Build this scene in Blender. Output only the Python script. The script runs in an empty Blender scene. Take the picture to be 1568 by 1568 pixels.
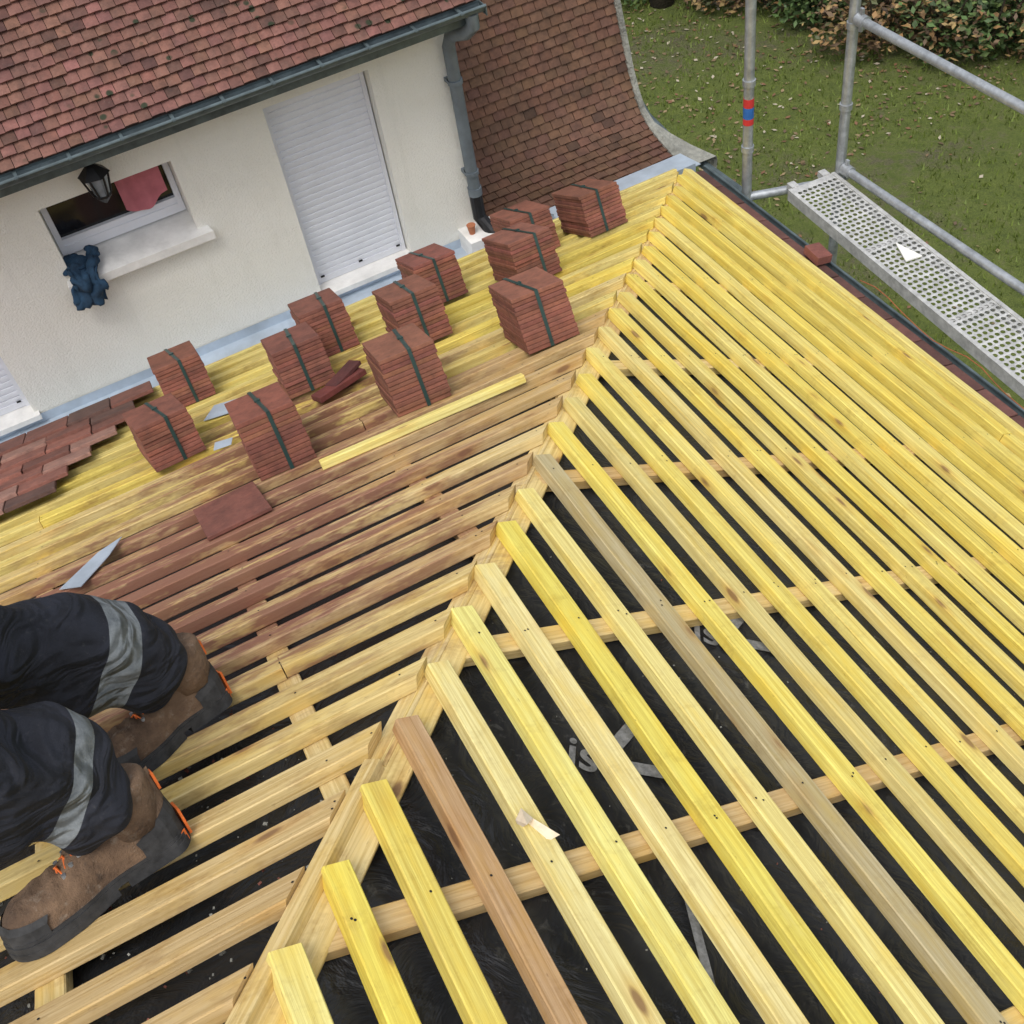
import bpy, math, random
from mathutils import Vector, Matrix, noise
random.seed(7)
S=1.6
TL=.4311; TR=.5043; RR=.855; T0=2.152; DT=.0841
R=random.random
def U(a,b): return a+(b-a)*random.random()
V=Vector
nL=V((0,TL,1)).normalized(); nR=V((TR,0,1)).normalized()
def lp(x,y,h=0): return V((x,y,-y*TL))+nL*h
def rp(x,y,h=0): return V((x,y,-x*TR))+nR*h
# ---------------------------------------------------------------- materials
def mat(name):
    m=bpy.data.materials.new(name);m.use_nodes=True
    nt=m.node_tree;b=nt.nodes['Principled BSDF'];return m,nt,b
def N(nt,t,**k):
    n=nt.nodes.new(t)
    for a,v in k.items():
        if a in n.inputs: n.inputs[a].default_value=v
        else: setattr(n,a,v)
    return n
def lk(nt,a,b): nt.links.new(a,b)
def mixc(nt,fac,a,b,mode='MIX'):
    n=nt.nodes.new('ShaderNodeMix');n.data_type='RGBA';n.blend_type=mode
    for s,v in ((n.inputs[0],fac),(n.inputs[6],a),(n.inputs[7],b)):
        if isinstance(v,(int,float)): s.default_value=v
        elif isinstance(v,(tuple,list)): s.default_value=(*v[:3],1)
        else: nt.links.new(v,s)
    return n.outputs[2]
def ramp(nt,src,a,b,lo=0.,hi=1.):
    n=nt.nodes.new('ShaderNodeMapRange');nt.links.new(src,n.inputs[0])
    n.inputs[1].default_value=a;n.inputs[2].default_value=b;n.inputs[3].default_value=lo;n.inputs[4].default_value=hi
    return n.outputs[0]
def noise_(nt,vec,scale,detail=3,rough=.6,dist=0):
    n=N(nt,'ShaderNodeTexNoise');n.inputs['Scale'].default_value=scale;n.inputs['Detail'].default_value=min(detail,4)
    n.inputs['Roughness'].default_value=rough;n.inputs['Distortion'].default_value=dist
    if vec is not None: lk(nt,vec,n.inputs['Vector'])
    return n.outputs['Fac']
def bump(nt,b,h,st=.3,d=.01):
    n=N(nt,'ShaderNodeBump');n.inputs['Strength'].default_value=st;n.inputs['Distance'].default_value=d
    lk(nt,h,n.inputs['Height']);lk(nt,n.outputs[0],b.inputs['Normal'])
def math_(nt,op,a,b=None):
    n=nt.nodes.new('ShaderNodeMath');n.operation=op
    for i,v in enumerate((a,b)):
        if v is None: continue
        if isinstance(v,(int,float)): n.inputs[i].default_value=v
        else: nt.links.new(v,n.inputs[i])
    return n.outputs[0]
def pos(nt): return N(nt,'ShaderNodeNewGeometry').outputs['Position']
def simple(name,col,rough=.7,metal=0,nscale=8,var=.25,bs=.2,bd=.004,bscale=60):
    m,nt,b=mat(name);p=pos(nt)
    f=noise_(nt,p,nscale,4,.65)
    c=mixc(nt,ramp(nt,f,.3,.7),[x*(1-var) for x in col],[min(1,x*(1+var)) for x in col])
    lk(nt,c,b.inputs['Base Color']);b.inputs['Roughness'].default_value=rough;b.inputs['Metallic'].default_value=metal
    if bs>0: bump(nt,b,noise_(nt,p,bscale,2),bs,bd)
    return m
def mapping(nt,vec,sc):
    mp=N(nt,'ShaderNodeMapping');lk(nt,vec,mp.inputs[0]);mp.inputs['Scale'].default_value=sc;return mp.outputs[0]
def wood(name,stain):
    m,nt,b=mat(name)
    uv=N(nt,'ShaderNodeUVMap',uv_map='UVMap').outputs[0]
    col=N(nt,'ShaderNodeVertexColor',layer_name='Col').outputs[0]
    g=noise_(nt,mapping(nt,uv,(2.2,85,1)),1.3,4,.7,.8)
    bl=noise_(nt,mapping(nt,uv,(2.4,9,1)),1.5,4,.7)
    vo=N(nt,'ShaderNodeTexVoronoi');vo.inputs['Scale'].default_value=1;lk(nt,mapping(nt,uv,(3.6,10.5,1)),vo.inputs['Vector'])
    kn=ramp(nt,vo.outputs['Distance'],.07,.12,1,0); kn2=ramp(nt,vo.outputs['Distance'],.10,.27,1,0)
    c=mixc(nt,ramp(nt,g,.33,.62),mixc(nt,1.,col,(.76,.68,.52),'MULTIPLY'),mixc(nt,1.,col,(1.1,1.11,1.15),'MULTIPLY'))
    c=mixc(nt,ramp(nt,bl,.48,.72,0,.7),c,mixc(nt,1.,col,(1.04,.88,.40),'MULTIPLY'))
    c=mixc(nt,ramp(nt,bl,.42,.25,0,.35),c,mixc(nt,.5,col,(.76,.68,.44)))
    c=mixc(nt,math_(nt,'MULTIPLY',kn2,.5),c,mixc(nt,1.,c,(.78,.56,.32),'MULTIPLY'))
    c=mixc(nt,math_(nt,'MULTIPLY',kn,.8),c,(.20,.10,.045))
    p=pos(nt)
    dirt=noise_(nt,mapping(nt,p,(1.3,2.6,2.6)),5.5,4,.75)
    c=mixc(nt,ramp(nt,dirt,.52 if stain else .55,.74,0,.4 if not stain else .75),c,mixc(nt,1.,c,(.55,.45,.34),'MULTIPLY'))
    sp=noise_(nt,mapping(nt,uv,(14,40,1)),2.2,3,.7)
    c=mixc(nt,ramp(nt,sp,.62 if stain else .66,.76,0,.6),c,mixc(nt,1.,c,(.42,.33,.27),'MULTIPLY'))
    if stain:
        d1=N(nt,'ShaderNodeVectorMath',operation='DISTANCE');lk(nt,p,d1.inputs[0]);d1.inputs[1].default_value=(-1.80*S,-1.27*S,.54*S)
        d2=N(nt,'ShaderNodeVectorMath',operation='DISTANCE');lk(nt,p,d2.inputs[0]);d2.inputs[1].default_value=(-1.5*S,-.78*S,.34*S)
        reg=math_(nt,'MAXIMUM',ramp(nt,d1.outputs['Value'],.3,1.2,1.05,0),ramp(nt,d2.outputs['Value'],.2,1.0,.9,0))
        sn=noise_(nt,mapping(nt,p,(.9,5.5,2.4)),4.2,4,.76)
        st=math_(nt,'MULTIPLY',ramp(nt,math_(nt,'ADD',sn,math_(nt,'MULTIPLY',reg,.17)),.545,.70),reg)
        c=mixc(nt,math_(nt,'MINIMUM',math_(nt,'MULTIPLY',st,1.2),.82),c,(.165,.055,.042))
        c=mixc(nt,math_(nt,'MULTIPLY',reg,.22),c,(.38,.16,.11))
    lk(nt,c,b.inputs['Base Color']);b.inputs['Roughness'].default_value=.72
    bump(nt,b,math_(nt,'ADD',g,math_(nt,'MULTIPLY',dirt,.6)),.4,.003)
    return m
def tilem(name,dust=.4,moss=0,hi=1.25):
    m,nt,b=mat(name);p=pos(nt)
    col=N(nt,'ShaderNodeVertexColor',layer_name='Col').outputs[0]
    f=noise_(nt,p,14,4,.7);f2=noise_(nt,p,70,3,.7)
    c=mixc(nt,ramp(nt,f,.3,.7),mixc(nt,1.,col,(.62,.60,.60),'MULTIPLY'),mixc(nt,1.,col,(hi,hi*.96,hi*.93),'MULTIPLY'))
    c=mixc(nt,ramp(nt,f2,.55,.8,0,dust),c,mixc(nt,.4,col,(.33,.27,.22)))
    c=mixc(nt,ramp(nt,f2,.42,.25,0,.5),c,(.05,.03,.025))
    if moss:
        big=noise_(nt,p,1.5,3,.6)
        c=mixc(nt,ramp(nt,big,.45,.7,0,.45),c,mixc(nt,1.,c,(.5,.5,.48),'MULTIPLY'))
        v=N(nt,'ShaderNodeTexVoronoi');v.inputs['Scale'].default_value=15;lk(nt,p,v.inputs['Vector'])
        mm=math_(nt,'MULTIPLY',ramp(nt,v.outputs['Distance'],.17,.25,1,0),ramp(nt,noise_(nt,p,4,3),.46,.56))
        c=mixc(nt,mm,c,(.018,.024,.008))
    lk(nt,c,b.inputs['Base Color']);b.inputs['Roughness'].default_value=.8
    bump(nt,b,f2,.35,.004)
    return m
M={}
M['woodR']=wood('treated_pine',0);M['woodL']=wood('pine_stained',1)
M['tile']=tilem('clay_tile',.25);M['tileroof']=tilem('clay_tile_old',.35,1);M['tilebrown']=tilem('brown_tile',.2)
M['strap']=simple('green_strap',(.02,.05,.045),.4)
M['steel']=simple('galvanised_steel',(.38,.40,.42),.42,.6,22,.32,.1,.002)
M['decks']=simple('worn_steel_deck',(.48,.48,.47),.6,.3,25,.28,.1,.002)
M['zinc']=simple('zinc_sheet',(.46,.53,.61),.5,.3,5,.22,.12,.004,20)
M['zincd']=simple('weathered_zinc',(.10,.13,.14),.5,.4,12,.35,.12,.003)
M['pipe']=simple('grey_downpipe',(.15,.18,.205),.5,.2,10,.2)
M['pvc']=simple('white_pvc',(.70,.72,.78),.45,0,6,.05,.0)
M['blk']=simple('black_metal',(.02,.02,.022),.45,.5)
M['glass']=simple('dark_glass',(.010,.010,.012),.12,0,4,.2,.0)
M['lglass']=simple('lantern_glass',(.22,.25,.28),.15,0,10,.3,.0)
M['pink']=simple('pink_cloth',(.45,.14,.17),.9,0,8,.2,.5,.01,25)
M['blue']=simple('blue_cloth',(.014,.045,.09),.9,0,14,.5,.5,.01,40)
M['terra']=simple('terracotta',(.36,.13,.06),.8)
M['mortar']=simple('mortar',(.25,.25,.22),.95,0,12,.35,.8,.02,40)
M['concrete']=simple('painted_sill',(.76,.75,.73),.85,0,9,.14,.3,.006,50)
M['rubber']=simple('rubber_sole',(.034,.034,.035),.8,0,30,.6)
M['orange']=simple('orange_trim',(.80,.17,.03),.65,0,30,.25)
M['skin']=simple('skin',(.55,.32,.24),.6,0,9,.08)
M['jacket']=simple('dark_jacket',(.02,.022,.03),.9,0,10,.3,.4,.01,30)
M['white']=simple('white_plaster',(.75,.74,.70),.8,0,20,.1)
M['cut']=simple('fresh_wood',(.72,.60,.44),.8,0,20,.2,.3,.004,40)
M['cord']=simple('orange_cord',(.30,.09,.03),.7)
M['red']=simple('red_label',(.5,.03,.03),.5);M['bluel']=simple('blue_label',(.02,.12,.4),.5)
M['print']=simple('white_print',(.24,.245,.25),.6,0,60,.45)
m,nt,b=mat('brown_suede');p=pos(nt)
c=mixc(nt,ramp(nt,noise_(nt,p,10,4,.7),.35,.65),(.085,.052,.033),(.20,.125,.075))
c=mixc(nt,ramp(nt,noise_(nt,p,38,4,.8),.56,.72,0,.6),c,(.27,.22,.17))
c=mixc(nt,ramp(nt,noise_(nt,p,16,4,.8),.58,.7,0,.6),c,(.04,.03,.024))
lk(nt,c,b.inputs['Base Color']);b.inputs['Roughness'].default_value=.95;bump(nt,b,noise_(nt,p,45,4,.7),.7,.01);M['suede']=m
m,nt,b=mat('cream_render');p=pos(nt)
big=noise_(nt,p,1.1,4,.6);fine=noise_(nt,p,110,3,.7)
c=mixc(nt,ramp(nt,big,.3,.72),(.79,.775,.705),(.86,.85,.80))
c=mixc(nt,ramp(nt,noise_(nt,mapping(nt,p,(6,6,.8)),1.6,4,.7),.54,.8,0,.25),c,(.55,.54,.48))
lk(nt,c,b.inputs['Base Color']);b.inputs['Roughness'].default_value=.95;bump(nt,b,fine,.65,.010);M['render']=m
m,nt,b=mat('black_underlay');p=pos(nt)
c=mixc(nt,ramp(nt,noise_(nt,p,3,4,.7),.4,.75),(.012,.013,.015),(.036,.037,.040))
d=ramp(nt,noise_(nt,p,26,4,.8,.5),.58,.75,0,.6)
c=mixc(nt,math_(nt,'MULTIPLY',d,ramp(nt,noise_(nt,p,2.2,3),.40,.6)),c,(.20,.195,.18))
lk(nt,c,b.inputs['Base Color']);b.inputs['Roughness'].default_value=.42
bump(nt,b,noise_(nt,p,7,4,.6,1.5),.6,.03);M['underlay']=m
m,nt,b=mat('lawn');p=pos(nt)
a=noise_(nt,p,.42,4,.65,.4);f=noise_(nt,p,9,4,.75);f2=noise_(nt,p,45,3,.8)
g=mixc(nt,ramp(nt,f,.3,.7),(.080,.110,.018),(.155,.19,.034))
s=mixc(nt,ramp(nt,f2,.3,.7),(.080,.075,.036),(.16,.145,.085))
c=mixc(nt,ramp(nt,math_(nt,'ADD',a,math_(nt,'MULTIPLY',math_(nt,'SUBTRACT',f,.5),.6)),.52,.68),g,s)
c=mixc(nt,ramp(nt,f2,.55,.35,0,.25),c,(.03,.034,.012))
lk(nt,c,b.inputs['Base Color']);b.inputs['Roughness'].default_value=1;bump(nt,b,math_(nt,'ADD',f,f2),.8,.06);M['lawn']=m
m,nt,b=mat('leaves')
lk(nt,N(nt,'ShaderNodeVertexColor',layer_name='Col').outputs[0],b.inputs['Base Color']);b.inputs['Roughness'].default_value=.6;M['leaf']=m
M['bark']=simple('bark',(.06,.045,.032),.95,0,20,.4,.9,.03,30)
def trousers(axes):
    m,nt,b=mat('navy_work_trousers');p=pos(nt)
    c=mixc(nt,ramp(nt,noise_(nt,p,9,4,.6),.3,.7),(.005,.006,.010),(.019,.022,.034))
    c=mixc(nt,ramp(nt,noise_(nt,p,55,4,.8),.6,.75,0,.5),c,(.07,.07,.075))
    tot=None
    for (a0,ax,r0,r1,ya,yb) in axes:
        d=N(nt,'ShaderNodeVectorMath',operation='SUBTRACT');lk(nt,p,d.inputs[0]);d.inputs[1].default_value=a0
        e=N(nt,'ShaderNodeVectorMath',operation='DOT_PRODUCT');lk(nt,d.outputs[0],e.inputs[0]);e.inputs[1].default_value=ax
        k=math_(nt,'MULTIPLY',math_(nt,'GREATER_THAN',e.outputs['Value'],r0),math_(nt,'LESS_THAN',e.outputs['Value'],r1))
        sy=N(nt,'ShaderNodeSeparateXYZ');lk(nt,p,sy.inputs[0])
        k=math_(nt,'MULTIPLY',k,math_(nt,'MULTIPLY',math_(nt,'GREATER_THAN',sy.outputs[1],ya),math_(nt,'LESS_THAN',sy.outputs[1],yb)))
        tot=k if tot is None else math_(nt,'ADD',tot,k)
    gr=mixc(nt,ramp(nt,noise_(nt,p,22,4,.75),.3,.7),(.10,.115,.125),(.24,.26,.27))
    c=mixc(nt,tot,c,gr)
    lk(nt,c,b.inputs['Base Color']);b.inputs['Roughness'].default_value=.9
    fold=noise_(nt,mapping(nt,p,(1.0,.8,2.2)),6.5,2,.45,1.6)
    bump(nt,b,math_(nt,'ADD',fold,math_(nt,'MULTIPLY',noise_(nt,p,260,2),.02)),.85,.08)
    return m
# ---------------------------------------------------------------- mesh builder
class MB:
    def __init__(s): s.v=[];s.f=[];s.c=[];s.uv=[];s.m=[]
    def add(s,vs,fs,col=(1,1,1),uvs=None,mi=0):
        o=len(s.v);s.v+=[V(x)*S for x in vs]
        for i,f in enumerate(fs):
            s.f.append([o+j for j in f]);s.c.append(col)
            s.uv.append(uvs[i] if uvs else [(0,0)]*len(f));s.m.append(mi)
    def box(s,o,ax,ay,az,col=(1,1,1),mi=0):
        o=V(o);ax=V(ax);ay=V(ay);az=V(az)
        vs=[o,o+ax,o+ax+ay,o+ay,o+az,o+ax+az,o+ax+ay+az,o+ay+az]
        fs=[(0,3,2,1),(4,5,6,7),(0,1,5,4),(1,2,6,5),(2,3,7,6),(3,0,4,7)]
        if ax.cross(ay).dot(az)<0: fs=[f[::-1] for f in fs]
        s.add(vs,fs,col,mi=mi)
    def bx(s,x0,x1,y0,y1,z0,z1,col=(1,1,1),mi=0):
        s.box((x0,y0,z0),(x1-x0,0,0),(0,y1-y0,0),(0,0,z1-z0),col,mi)
    def tube(s,pts,r,n=12,col=(1,1,1),mi=0,caps=True):
        pts=[V(p) for p in pts];rs=r if isinstance(r,(list,tuple)) else [r]*len(pts)
        vs=[];fs=[];ref=None
        for i,p in enumerate(pts):
            d=(pts[min(i+1,len(pts)-1)]-pts[max(i-1,0)]).normalized()
            if ref is None: ref=d.orthogonal().normalized()
            ref=(ref-d*ref.dot(d)).normalized();b2=d.cross(ref)
            for j in range(n):
                a=2*math.pi*j/n;vs.append(p+(ref*math.cos(a)+b2*math.sin(a))*rs[i])
        for i in range(len(pts)-1):
            for j in range(n):
                k=(j+1)%n;fs.append((i*n+j,i*n+k,(i+1)*n+k,(i+1)*n+j))
        if caps: fs.append(tuple(range(n))[::-1]);fs.append(tuple((len(pts)-1)*n+j for j in range(n)))
        s.add(vs,fs,col,mi=mi)
    def obj(s,name,mats,parent=None,smooth=False,col=None):
        me=bpy.data.meshes.new(name);me.from_pydata(s.v,[],s.f)
        ca=me.color_attributes.new('Col','FLOAT_COLOR','CORNER');uv=me.uv_layers.new(name='UVMap')
        cc=[];uu=[]
        for f,c,u in zip(s.f,s.c,s.uv):
            for k in range(len(f)): cc+=[c[0],c[1],c[2],1];uu+=[u[k][0],u[k][1]]
        ca.data.foreach_set('color',cc);uv.data.foreach_set('uv',uu)
        for m in (mats if isinstance(mats,(list,tuple)) else [mats]): me.materials.append(m)
        me.polygons.foreach_set('material_index',s.m)
        if smooth: me.polygons.foreach_set('use_smooth',[True]*len(s.f))
        me.update()
        ob=bpy.data.objects.new(name,me);bpy.context.collection.objects.link(ob)
        if parent: ob.parent=parent
        return ob
def empty(name):
    e=bpy.data.objects.new(name,None);bpy.context.collection.objects.link(e);return e
def batten(mb,p0,p1,n,w,h,col,cut0=None,jit=.0009,ch=.0016):
    p0=V(p0);p1=V(p1);L=(p1-p0).length;d=(p1-p0)/L;n=V(n);n=(n-d*n.dot(d)).normalized();sd=d.cross(n)
    hw=w/2
    cs=[(-hw+ch,0),(hw-ch,0),(hw,-ch),(hw,-h+ch),(hw-ch,-h),(-hw+ch,-h),(-hw,-h+ch),(-hw,-ch)]
    ns=max(1,int(L/.22));ru=U(0,90);rv=U(0,90)
    per=[0]
    for i in range(8):
        a=cs[i];b=cs[(i+1)%8];per.append(per[-1]+math.hypot(a[0]-b[0],a[1]-b[1]))
    vs=[];ts=[];ph=U(0,99)
    for i in range(ns+1):
        t=i/ns*L
        off=sd*(noise.noise(V((t*3,ph,0)))*jit*3.5)+n*(noise.noise(V((t*3,ph,9)))*jit*2)
        for a,b in cs:
            q=p0+d*t+off+sd*a+n*b
            if i==0 and cut0: q=cut0(q,d)
            vs.append(q)
        ts.append(t)
    fs=[];uvs=[]
    for i in range(ns):
        for j in range(8):
            k=(j+1)%8;fs.append((i*8+j,(i+1)*8+j,(i+1)*8+k,i*8+k))
            u0=ts[i]*S+ru;u1=ts[i+1]*S+ru;a=per[j]*S+rv;b=per[j+1]*S+rv
            uvs.append([(u0,a),(u1,a),(u1,b),(u0,b)])
    mb.add(vs,fs,col,uvs)
    e=[(ru+c[0]*S*.3,rv+c[1]*S) for c in cs]
    ec=[min(1,x*1.05) for x in col]
    mb.add([vs[i] for i in range(8)],[(0,1,2,3,4,5,6,7)],ec,[e])
    mb.add([vs[ns*8+i] for i in range(8)],[(7,6,5,4,3,2,1,0)],ec,[e[::-1]])
def lift(c,k): return tuple(min(1,x*k) for x in c)
YEL=[(.74,.61,.15),(.72,.58,.12),(.74,.62,.19),(.70,.58,.18),(.73,.60,.20),(.69,.56,.12)]
TAN=[(.62,.46,.22),(.65,.50,.23),(.56,.40,.19),(.65,.52,.25),(.54,.39,.19),(.67,.53,.22)]
W_=.034;H_=.022;HL=.021;WL=.037
# ---------------------------------------------------------------- roof timber
roof=empty('roof_timber_framework')
mb=MB();nails=MB()
fixed={0:(.76,.67,.24),1:(.76,.63,.11),2:(.74,.61,.14),3:(.48,.31,.16),4:(.76,.66,.29),5:(.74,.67,.22),6:(.76,.65,.29),7:(.76,.65,.13),8:(.72,.62,.23),9:(.43,.36,.20),10:(.74,.63,.15),11:(.68,.57,.22),12:(.74,.62,.16),14:(.70,.58,.22)}
cys=[-.03-.35*i for i in range(11)]
def nail(mb,p,n):
    n=V(n);a=n.orthogonal().normalized();b=n.cross(a);r=.0017
    mb.add([p+n*.0006+(a*math.cos(t)+b*math.sin(t))*r for t in [k*math.pi/3 for k in range(6)]],[(0,1,2,3,4,5)])
for k in range(-10,26):
    t=T0-DT*k-.022*min(1,max(0,(24-k)/8))
    if t<.02: continue
    x=-RR*t+U(-.002,.002);y=-t-.010-U(0,.016)
    base=fixed.get(k,random.choice(YEL))
    joints=sorted([random.choice(cys[4:]) for _ in range(1)]) if k%2 else []
    segs=[];ends=[j for j in joints if j<y-.3]+[-3.75]
    a=y
    for e in sorted(ends,reverse=True):
        segs.append((a,e+.001));a=e-.001
    for i,(a,e) in enumerate(segs):
        c=base if i==0 else random.choice(YEL)
        c=lift(c,U(.93,1.05))
        dx=0 if i==0 else U(-.006,.006);dx1=dx+U(-.003,.003)
        batten(mb,rp(x+dx,a),rp(x+dx1,e),nR,W_*U(.93,1.05),H_,c)
    for cy in cys:
        if cy<y-.01:
            nail(nails,rp(x+U(-.006,.006),cy+U(-.006,.006)),nR)
            if R()<.4: nail(nails,rp(x+U(-.01,.01),cy+U(-.012,.012)),nR)
batten(mb,rp(.005,-.02,.004),rp(.005,-3.75,.004),nR,.03,.03,(.70,.60,.2))
for yy in cys:
    xa=max(RR*yy-.0,-2.6) if yy>-3 else -2.56
    batten(mb,rp(xa+.03,yy,-H_),rp(.0,yy,-H_),nR,.034,.02,random.choice(TAN),jit=.0006)
mb.obj('battens_garden_side',M['woodR'],roof)
mb=MB()
cxs=[-.32-.35*i for i in range(10)]
GAP=[.004]
def cutL(q,d):
    dx=(RR*q.y-GAP[0])-q.x
    return V((q.x+dx,q.y,q.z))
for k in range(-10,26):
    t=T0-DT*k
    if t<.0: continue
    y=-t+U(-.002,.002)
    GAP[0]=.004+U(0,.004) if k>3 else .028
    joint=[] if k%3 else [random.choice(cxs)]
    a=-RR*t-GAP[0];segs=[]
    for e in [j for j in joint if j<a-.25]+[-3.6]:
        segs.append((a,e+.001));a=e-.001
    for i,(a,e) in enumerate(segs):
        c=lift(random.choice(TAN+TAN+YEL[2:5]) if k<18 else random.choice(TAN+YEL*2),U(.88,1.05))
        dy=0 if i==0 else U(-.005,.005)
        batten(mb,lp(a,y+dy),lp(e,y+dy+U(-.004,.004)),nL,WL*U(.92,1.06),HL,c,cutL if i==0 else None)
    for cx in cxs+[-RR*t-.03]:
        if cx<-RR*t-.01: nail(nails,lp(cx+U(-.006,.006),y+U(-.006,.006)),nL)
for xx in cxs:
    yb=max(xx/RR,-3.0)
    batten(mb,lp(xx,yb+.04,-HL),lp(xx,.03,-HL),nL,.034,.02,random.choice(TAN))
batten(mb,lp(-.02,.012,.001),lp(-3.6,.012,.001),nL,.02,.03,(.70,.60,.22))
mb.obj('battens_house_side',M['woodL'],roof)
nails.obj('nails',M['blk'],roof)
mb=MB()
hd=V((-RR,-1,TL)).normalized()
sl=nL.cross(hd).normalized(); sr=nR.cross(hd).normalized()
if sl.x>0: sl=-sl
if sr.x<0: sr=-sr
top=V((-RR*3.0,-3.0,TL*3.0))
o=V((0,0,0))
for sv,n,hh,ww in ((sl,nL,HL*.35,.022),(sr,nR,H_,.041)):
    segs=[(0,.31),(.311,.66),(.661,1)]
    if n is nL: segs=[(0,.22),(.221,.48),(.4805,.645),(.646,.78),(.781,1)]
    for a,b_ in segs:
        lowl=n is nL and a<.6
        h2=HL if lowl else hh
        of=(.0175 if lowl else .0135) if n is nL else .023
        w2=.030 if lowl else ww
        pa=o.lerp(top,a)+sv*of-n*h2;pb=o.lerp(top,b_)+sv*of-n*h2
        batten(mb,pb,pa,n,w2,.02,random.choice(TAN),jit=.0005)
mb.obj('hip_boards',M['woodL'],roof)
# underlay
mb=MB();g=.0435
def grid(f,nu,nv):
    vs=[f(i/nu,j/nv) for i in range(nu+1) for j in range(nv+1)]
    return vs,[(i*(nv+1)+j,(i+1)*(nv+1)+j,(i+1)*(nv+1)+j+1,i*(nv+1)+j+1) for i in range(nu) for j in range(nv)]
def sag(a,b): return .007*noise.noise(V((a*5,b*5,1)))+.004*noise.noise(V((a*15,b*15,4)))
def fr(u,v):
    y=-3.75*u;xh=max(RR*y,-2.56);x=xh*(1-v)
    s=-abs(sag(x,y))*(1 if v>.01 else 0);return rp(x,y,-g+s)
def fl(u,v):
    x=-3.6*u;yh=max(x/RR,-3.0);y=yh*(1-v)
    s=-abs(sag(x,y))*(1 if v>.01 else 0);return lp(x,y,-g-.003+s)
a,b_=grid(fr,120,80);mb.add(a,b_)
a,b_=grid(fl,120,80);mb.add(a,b_)
ul=mb.obj('roofing_underlay',M['underlay'],None,True)
def logo(x,y,size,rot):
    c=bpy.data.curves.new('underlay_print','FONT');c.body='iso';c.size=size*S;c.extrude=0;c.offset=.0018
    ob=bpy.data.objects.new('underlay_print',c);bpy.context.collection.objects.link(ob)
    ex=V((math.cos(rot),math.sin(rot),0));ex=(ex-nR*ex.dot(nR)).normalized();ey=nR.cross(ex)
    mt=Matrix((ex,ey,nR)).transposed().to_4x4();mt.translation=rp(x,y,-g+.003)*S
    ob.matrix_world=mt;c.materials.append(M['print']);ob.parent=ul
def strip(mbx,pts,w):
    for p,q in zip(pts,pts[1:]):
        p=V(p);q=V(q);s_=nR.cross(q-p).normalized()*w/2;mbx.add([p-s_,p+s_,q+s_,q-s_],[(0,1,2,3)])
mb=MB()
for (x,y) in ((-1.43,-1.985),(-.83,-2.5),(-1.13,-1.82),(-1.30,-2.60)):
    logo(x,y,.075,-.55)
    cx=x+.105;r=.06
    tri=[rp(cx+r*math.sin(a),y-.01+r*math.cos(a),-g+.004) for a in (0.5,2.6,4.7,0.5)]
    strip(mb,tri,.020)
strip(mb,[rp(-1.36,-2.13,-g+.004),rp(-1.44,-2.35,-g+.004),rp(-1.47,-2.5,-g+.004)],.012)
mb.obj('tape_and_marks',M['print'],ul)
mb=MB()
for i in range(1900):
    if i<1500:
        x=U(-2.6,-1.6);y=U(-2.7,-1.5)
        if x>RR*y-.02: continue
        p=lp(x,y,-.040)
    else:
        x=U(-2.1,-.5);y=U(-2.8,-1.6)
        if x<RR*y+.02: continue
        p=rp(x,y,-.042)
    s_=U(.001,.006 if i<1500 else .003);a=U(0,6)
    mb.box(p,(s_*math.cos(a),s_*math.sin(a),0),(-s_*.7*math.sin(a),s_*.7*math.cos(a),0),(0,0,s_*.4),(.2,.07,.05),0 if R()<.75 else 1)
mb.obj('mortar_debris',[M['mortar'],M['tile']],None)
# ---------------------------------------------------------------- tiles
TW,TD,TT=.12,.178,.0098
def tilebox(mb,o,ex,ey,n,w,l,t,col,ch=.0012):
    ex=ex.normalized();ey=ey.normalized();n=n.normalized()
    vs=[];a,b_=w/2,l/2
    for z,i in ((0,ch),(ch,0),(t-ch,0),(t,ch)):
        for sx,sy in ((-1,-1),(1,-1),(1,1),(-1,1)):
            vs.append(o+ex*sx*(a-i)+ey*sy*(b_-i)+n*z)
    fs=[(3,2,1,0),(12,13,14,15)]
    for k in range(3):
        for j in range(4):
            q=(j+1)%4;fs.append((k*4+j,k*4+q,(k+1)*4+q,(k+1)*4+j))
    mb.add(vs,fs,col)
def tcol(base,v=.18):
    k=1+U(-v,v);return (base[0]*k,base[1]*k*U(.9,1.1),base[2]*k*U(.9,1.1))
CL=(.225,.085,.055)
def stack(x,y,rot=0,nl=13,w=TW,d=TD):
    mb=MB();ex0=V((1,0,0));ey0=nL.cross(ex0).normalized()
    ex=(ex0*math.cos(rot)+ey0*math.sin(rot));ey=nL.cross(ex)
    c=lp(x,y,.0015)+ex*w/2+ey*d/2
    h=0
    for i in range(nl):
        t=TT*U(.95,1.04)
        a=U(-.010,.010);e1=(ex*math.cos(a)+ey*math.sin(a))
        tilebox(mb,c+nL*h+ex*U(-.0018,.0018)+ey*U(-.002,.002),e1,nL.cross(e1),nL,w,d,t*.93,tcol(CL,.17),.0009)
        h+=t
    ob=mb.obj('roof_tile_stack',M['tile'])
    sb=MB();hw=.004;r=d/2+.003;off=ex*U(-.016,.016);sk=ex*U(-.010,.010)
    def P(a,hh,s_): return c+off+sk*(a/r)+ey*a+nL*hh+ex*s_*hw
    path=[(-r,.0),(-r,h+.001),(r,h+.001),(r,.0)]
    for (a0,h0),(a1,h1) in zip(path,path[1:]):
        sb.add([P(a0,h0,-1),P(a0,h0,1),P(a1,h1,1),P(a1,h1,-1)],[(0,1,2,3)])
    sb.box(P(0,h+.001,-1.6),ex*hw*3,ey*.012,nL*.003)
    sb.obj('strap',M['strap'],ob)
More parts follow.
